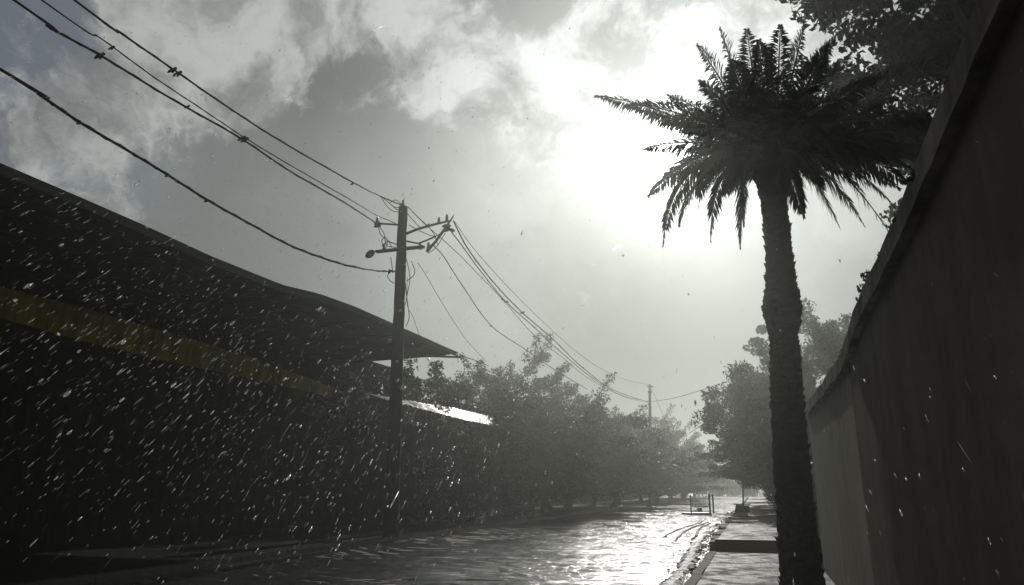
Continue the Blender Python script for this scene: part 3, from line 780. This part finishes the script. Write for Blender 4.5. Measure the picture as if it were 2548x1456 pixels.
tips = [ # px, py, depth offset, lift, droop
 (1482, 238, -.2, .45, .3), (1735, 112, .3, .3, .0), (1740, 200, -.6, .35, .1), (1858, 72, .2, .2, .0), (1888, 100, -.4, .2, 0), (1942, 62, .1, .2, 0),
 (2003, 62, .3, .2, 0), (1820, 150, -.9, .3, .0), (1660, 235, .6, .4, .2), (1598, 372, -.2, .45, .3), (1640, 300, -1.0, .4, .2), (1612, 488, .3, .65, .4),
 (1650, 612, -.3, .95, .8), (1690, 560, .5, .8, .7), (1768, 600, .2, .9, .9), (1738, 520, -.7, .8, .8), (1842, 618, .3, .7, 1.0), (1850, 560, -.6, .6, 1.0),
 (2228, 515, .2, .7, .3), (2222, 592, .4, .95, .2), (2090, 568, .5, .8, .5), (2150, 480, -.5, .7, .3), (2235, 245, .4, .35, .1), (2300, 330, .2, .5, .2),
 (2285, 430, -.2, .6, .3), (2120, 130, .3, .25, 0), (2190, 190, -.5, .35, .1), (2060, 110, -.6, .2, 0), (2000, 540, -.5, .5, .6), (1700, 330, -.9, .4, .1),
 (2200, 360, .9, .5, .2), (2090, 250, -1.1, .4, .1), (1790, 260, 1.0, .4, .1), (1720, 470, -.9, .6, .5), (2180, 300, -1.0, .4, .1),
 (2260, 390, .6, .5, .2), (2050, 470, -1.0, .5, .4), (1640, 450, -.6, .5, .3), (2240, 470, .7, .6, .3), (1800, 480, .9, .5, .6), (1560, 262, .3, .4, .3), (2312, 385, .1, .6, .3), (2295, 290, .5, .45, .2), (2270, 465, .0, .65, .3), (2150, 560, .1, .8, .4), (2080, 90, .3, .2, 0), (1790, 70, -.2, .3, 0)]
for i, (a, b, dy, lf, dr) in enumerate(tips):
    frond(PY(a, b, PLY+dy), lf, 100+i, dr, ll=.36 if dr > .6 else .42, nl=(84 if dr > .6 else 120) if i not in (19,) else 46)
r = random.Random(44)
for i in range(30):
    az = i*2.399; el = r.uniform(-.05, 1.3); L_ = r.uniform(1.0, 1.6)
    d = Vector((math.cos(az)*math.cos(el), math.sin(az)*math.cos(el), math.sin(el)))
    frond(heart + d*L_, .25+.3*math.cos(el), 300+i, max(0, -el*.8), ll=.42, nl=72)

# ------------------------------------------------------------------ street objects
gp = PZ(1740, 1281, 0)
bar = tag(empty('barrier', (gp.x, gp.y, 0)), 'small barred metal barrier standing on a low island in the flooded road', 'barrier')
GY = gp.y
def GQ(a, b): return PY(a, b, GY)
gz = GQ(1718, 1232).z
m = MB(); n = 24
ring = [(gp.x-.15+1.0*math.cos(2*math.pi*k/n)*(1+.06*math.sin(k*3)), GY+.55*math.sin(2*math.pi*k/n)) for k in range(n)]
m.add([(a, b, -.02) for a, b in ring] + [(gp.x-.15+(a-gp.x+.15)*.88, GY+(b-GY)*.88, .13) for a, b in ring], [(k, (k+1)%n, n+(k+1)%n, n+k) for k in range(n)] + [tuple(range(n, 2*n))])
m.build('island', mat('dark wet concrete', (.05,.048,.045), .4), bar)
for a, rr in [(1719, .045), (1766, .06), (1775, .05)]:
    x = GQ(a, 1260).x; MB().box((x-rr, GY-rr, .10), (x+rr, GY+rr, gz+(.06 if a > 1750 else 0))).build('post', M_metal, bar)
xa, xb = GQ(1719, 1260).x, GQ(1766, 1260).x
MB().box((xa+.05, GY-.02, .48), (xb-.06, GY+.02, .53)).build('rail', M_metal, bar)
MB().box((xa+.05, GY-.02, .18), (xb-.06, GY+.02, .22)).build('rail', M_metal, bar)
for k in range(9):
    x = xa+.12+(xb-xa-.26)*k/8; MB().box((x-.018, GY-.015, .22), (x+.018, GY+.015, gz-.05+.06*math.sin(k))).build('bar', mat('galvanised bar', (.4,.4,.38), .35, metal=.5) if k == 0 else bpy.data.materials['galvanised bar'], bar)
MB().box((xa+.4, GY-.035, .22), (xb-.5, GY-.022, .42)).build('plate', M_metal, bar)
MB().box((GQ(1766,1260).x+.03, GY-.03, gz-.08), (GQ(1775,1260).x-.02, GY+.03, gz-.03)).build('rail', M_metal, bar)

bp = PZ(1848, 1284, SZ)
bx = tag(empty('utility_box', (bp.x, bp.y, SZ)), 'low dark box on a pale plinth at the edge of the raised pavement', 'box')
MB().box((bp.x-.42, bp.y-.35, SZ), (bp.x+.26, bp.y+.35, SZ+.16)).build('plinth', mat('pale concrete', (.45,.43,.38), .5), bx)
m = MB(); v = [(-.36,-.32,.162),(.36,-.32,.162),(.36,.32,.162),(-.36,.32,.162),(-.28,-.27,.52),(.33,-.27,.47),(.33,.27,.47),(-.28,.27,.52)]
m.add([(bp.x+a, bp.y+b, SZ+c) for a, b, c in v], [(0,3,2,1),(4,5,6,7),(0,1,5,4),(1,2,6,5),(2,3,7,6),(3,0,4,7)]).build('casing', M_bldg, bx)
MB().box((bp.x-.42, bp.y-.36, SZ+.53), (bp.x+.40, bp.y+.34, SZ+.57)).build('lid', M_kerb, bx)
MB().box((bp.x-.16, bp.y-.345, SZ+.24), (bp.x+.10, bp.y-.325, SZ+.40)).build('door', M_metal, bx)

sp0 = PZ(1849, 1238, SZ); Ys = 60.0
q0 = PY(1848, 1243, Ys)
sg = tag(empty('lamp_post', (q0.x, Ys, SZ)), 'thin hazy post with a hanging bracket at the right kerb, far down the road', 'post')
MB().tube([(q0.x, Ys, SZ-.02), PY(1849, 1205, Ys), PY(1849, 1160, Ys)], [.06, .05, .035], 6).build('post', M_metal, sg)
MB().tube([PY(1849, 1203, Ys-.0), PY(1830, 1199, Ys)], .03, 5).build('arm', M_metal, sg)
MB().tube([PY(1830, 1199, Ys), PY(1830, 1148, Ys)], .028, 5).build('hanger', M_metal, sg)

# shed roof: sloping down to the road, normal halfway between the eye and the sun
mid = (ra+rbb)/2; nrm = ((Vector((0,0,CAMH))-mid).normalized() + SUN).normalized()
alng = (rbb-ra); alng.z = 0; alng = (alng - nrm*alng.dot(nrm)).normalized(); dn = nrm.cross(alng)
if dn.z > 0: dn = -dn
dn0 = dn.copy()
m = MB(); Ln = (rbb-ra).length; NS = 90; Wd = .85; rows = []
rr2 = random.Random(6); v = []
for i in range(NS+1):
    s = Ln*i/NS; tw_ = .75*max(0, .62-i/NS); dn = (dn0*math.cos(tw_) + nrm*math.sin(tw_)).normalized(); wv = nrm*(.03*math.sin(i*2.1)) + Vector((0,0,rr2.uniform(-.01,.01)))
    for t in (-.5, .5): v.append(ra+alng*s+dn*t*Wd*rr2.uniform(.9,1.05)+wv)
    for t in (-.5, .5): v.append(ra+alng*s+dn*t*Wd+wv-nrm*.03)
f = []
for i in range(NS):
    a = i*4; b = a+4; f += [(a, a+1, b+1, b), (a+2, b+2, b+3, a+3), (a, b, b+2, a+2), (a+1, a+3, b+3, b+1)]
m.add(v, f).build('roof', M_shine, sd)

# shrubs against the shed and the low wing
def shrub(loc, R_, H_, seed, label):
    rs_ = np.random.default_rng(seed); e = tag(empty('shrub', loc), label, 'shrub', 'shrubs along the left pavement')
    n = 46; c = np.stack([rs_.normal(0, R_*.5, n), rs_.normal(0, R_*.7, n), rs_.uniform(.25, H_, n)], 1)
    arr_mesh('foliage', leaves(rs_, c, rs_.uniform(.35, .6, n), 150, .13), 4, M_leaf, e)
    m = MB(); 
    for k in range(5): m.tube([(0, 0, -.02), (c[k][0]*.5, c[k][1]*.5, c[k][2]*.5), tuple(c[k])], [.05, .035, .012], 5)
    m.build('stems', M_bark, None).parent = e
for k, (y, R_, H_, lb) in enumerate([(29.8, 1.0, 2.9, 'ragged dark shrub just right of the wooden pole foot'), (33.2, 1.1, 3.5, 'dark shrub against the shed wall, second from the pole'), (37.0, 1.1, 3.1, 'lower dark shrub against the shed wall, third from the pole'), (41.0, 1.2, 3.7, 'tall dark shrub under the glinting end of the shed roof')]):
    shrub((-12.9, y, .05), R_, H_, 60+k, lb)

# small weeds growing along the coping of the wall
rs = np.random.default_rng(5); pc = []
for a, b in [(2320, 380), (2290, 470), (2255, 545), (2205, 650), (2185, 680), (2150, 755), (2130, 790), (2118, 850), (2300, 430), (2240, 580), (2160, 730)]:
    for k in range(3):
        p = PX(a+rs.uniform(-8, 8), b+rs.uniform(-15, 15), 1.15); pc.append([p.x+rs.uniform(-.05,.12), p.y, p.z+rs.uniform(-.02,.04)])
wd = arr_mesh('weeds', leaves(rs, np.array(pc), np.full(len(pc), .075), 60, .045), 4, M_leaf)
tag(wd, 'ragged weeds sprouting along the top of the right hand walls', None, None, 'stuff')

# wet leaf litter on the footway and in the gutter
rs = np.random.default_rng(15); n = 700
lx = np.where(rs.random(n) < .5, rs.uniform(-1.0, 1.5, n), rs.normal(-1.5, .25, n)); ly = 9 + 45*rs.random(n)**1.6
lz = np.where(lx > KR+.19, np.where(ly > 21, SZ, .06), np.where(lx > KR, .09, .012)) + .006
lc = np.stack([lx, ly, lz], 1); an = rs.uniform(0, 6.28, n); sz = rs.uniform(.03, .075, n)[:, None]
u = np.stack([np.cos(an), np.sin(an), rs.uniform(-.05, .25, n)], 1)*sz; w_ = np.stack([-np.sin(an), np.cos(an), rs.uniform(0, .3, n)], 1)*sz*.45
lv = np.stack([lc-u, lc+w_, lc+u*[1,1,2], lc-w_*[1,1,0]], 1).reshape(-1, 3); lv[:, 2] = np.maximum(lv[:, 2], np.repeat(lz, 4)-.003)
tag(arr_mesh('fallen_leaves', lv, 4, M_bark), 'wet leaf litter on the right pavement and gutter', None, None, 'stuff')

# ------------------------------------------------------------------ rain in the air
RD = -ray(1660, -260)                      # falling direction
rs = np.random.default_rng(11); drops = []
def rain(n, pxf, dlo, dhi, sc=1.0):
    for _ in range(n):
        px, py = pxf()
        d = ray(px, py); t = dlo*(dhi/dlo)**rs.random()
        drops.append((Vector((0,0,CAMH))+d*t, sc, t))
rain(1900, lambda: (rs.normal(470, 340), rs.normal(860, 260)), 1.3, 5.5)
rain(1900, lambda: (rs.normal(800, 330), rs.normal(1080, 190)), 2.2, 9)
rain(900, lambda: (rs.uniform(-100, 1300), rs.uniform(50, 900)), 1.6, 6)
rain(600, lambda: (rs.uniform(1200, 2700), rs.uniform(0, 1500)), 2.0, 7)
def splash():
    y = 8*(70/8)**rs.random(); return (rs.uniform(KL, KR+1.5), y)
for _ in range(2200):
    x, y = splash(); drops.append((Vector((x, y, float(rs.random()**2*.10)+.02)), .35, min(4., y*.22)))
V = []; Fs = []; a1 = RD.cross(Vector((1,0,0))).normalized(); a2 = RD.cross(a1)
for p, sc, t in drops:
    if (sc == 1 and p.z < .1) or p.x > 1.0: continue
    ln = float(rs.lognormal(-.35, .5))*.0130*(t**.62); ln *= sc; w = float(rs.lognormal(0, .75))*.00050*(t**.6); b0 = len(V)
    q = RD + Vector(rs.normal(0, .05, 3).tolist()); q.normalize()
    V += [p-q*ln*.7, p+a1*w, p+a2*w, p-a1*w, p-a2*w, p+q*ln*.5]
    Fs += [(b0, b0+1, b0+2), (b0, b0+2, b0+3), (b0, b0+3, b0+4), (b0, b0+4, b0+1), (b0+5, b0+2, b0+1), (b0+5, b0+3, b0+2), (b0+5, b0+4, b0+3), (b0+5, b0+1, b0+4)]
rn = MB().add(V, Fs).build('rain', M_rain, None, True); tag(rn, 'slanting rain falling across the street', None, None, 'stuff')

# ------------------------------------------------------------------ haze
hz = MB().box((-710, -310, -1.05), (710, 910, 16.5)).build('haze', None) if False else None
hm = bpy.data.materials.new('haze air'); hm.use_nodes = True; t = hm.node_tree; t.nodes.clear()
pv = t.nodes.new('ShaderNodeVolumePrincipled'); pv.inputs['Color'].default_value = (.91,.955,.87,1)
pv.inputs['Density'].default_value = .0021; pv.inputs['Anisotropy'].default_value = .8
ov = t.nodes.new('ShaderNodeOutputMaterial'); t.links.new(pv.outputs[0], ov.inputs['Volume'])
hz = MB().box((-710, -310, -1.05), (710, 910, 16.6)).build('haze', hm); tag(hz, 'thin misty air filling the street', None, None, 'stuff')
for o in bpy.data.objects:
    if '_o' in o: del o['_o']
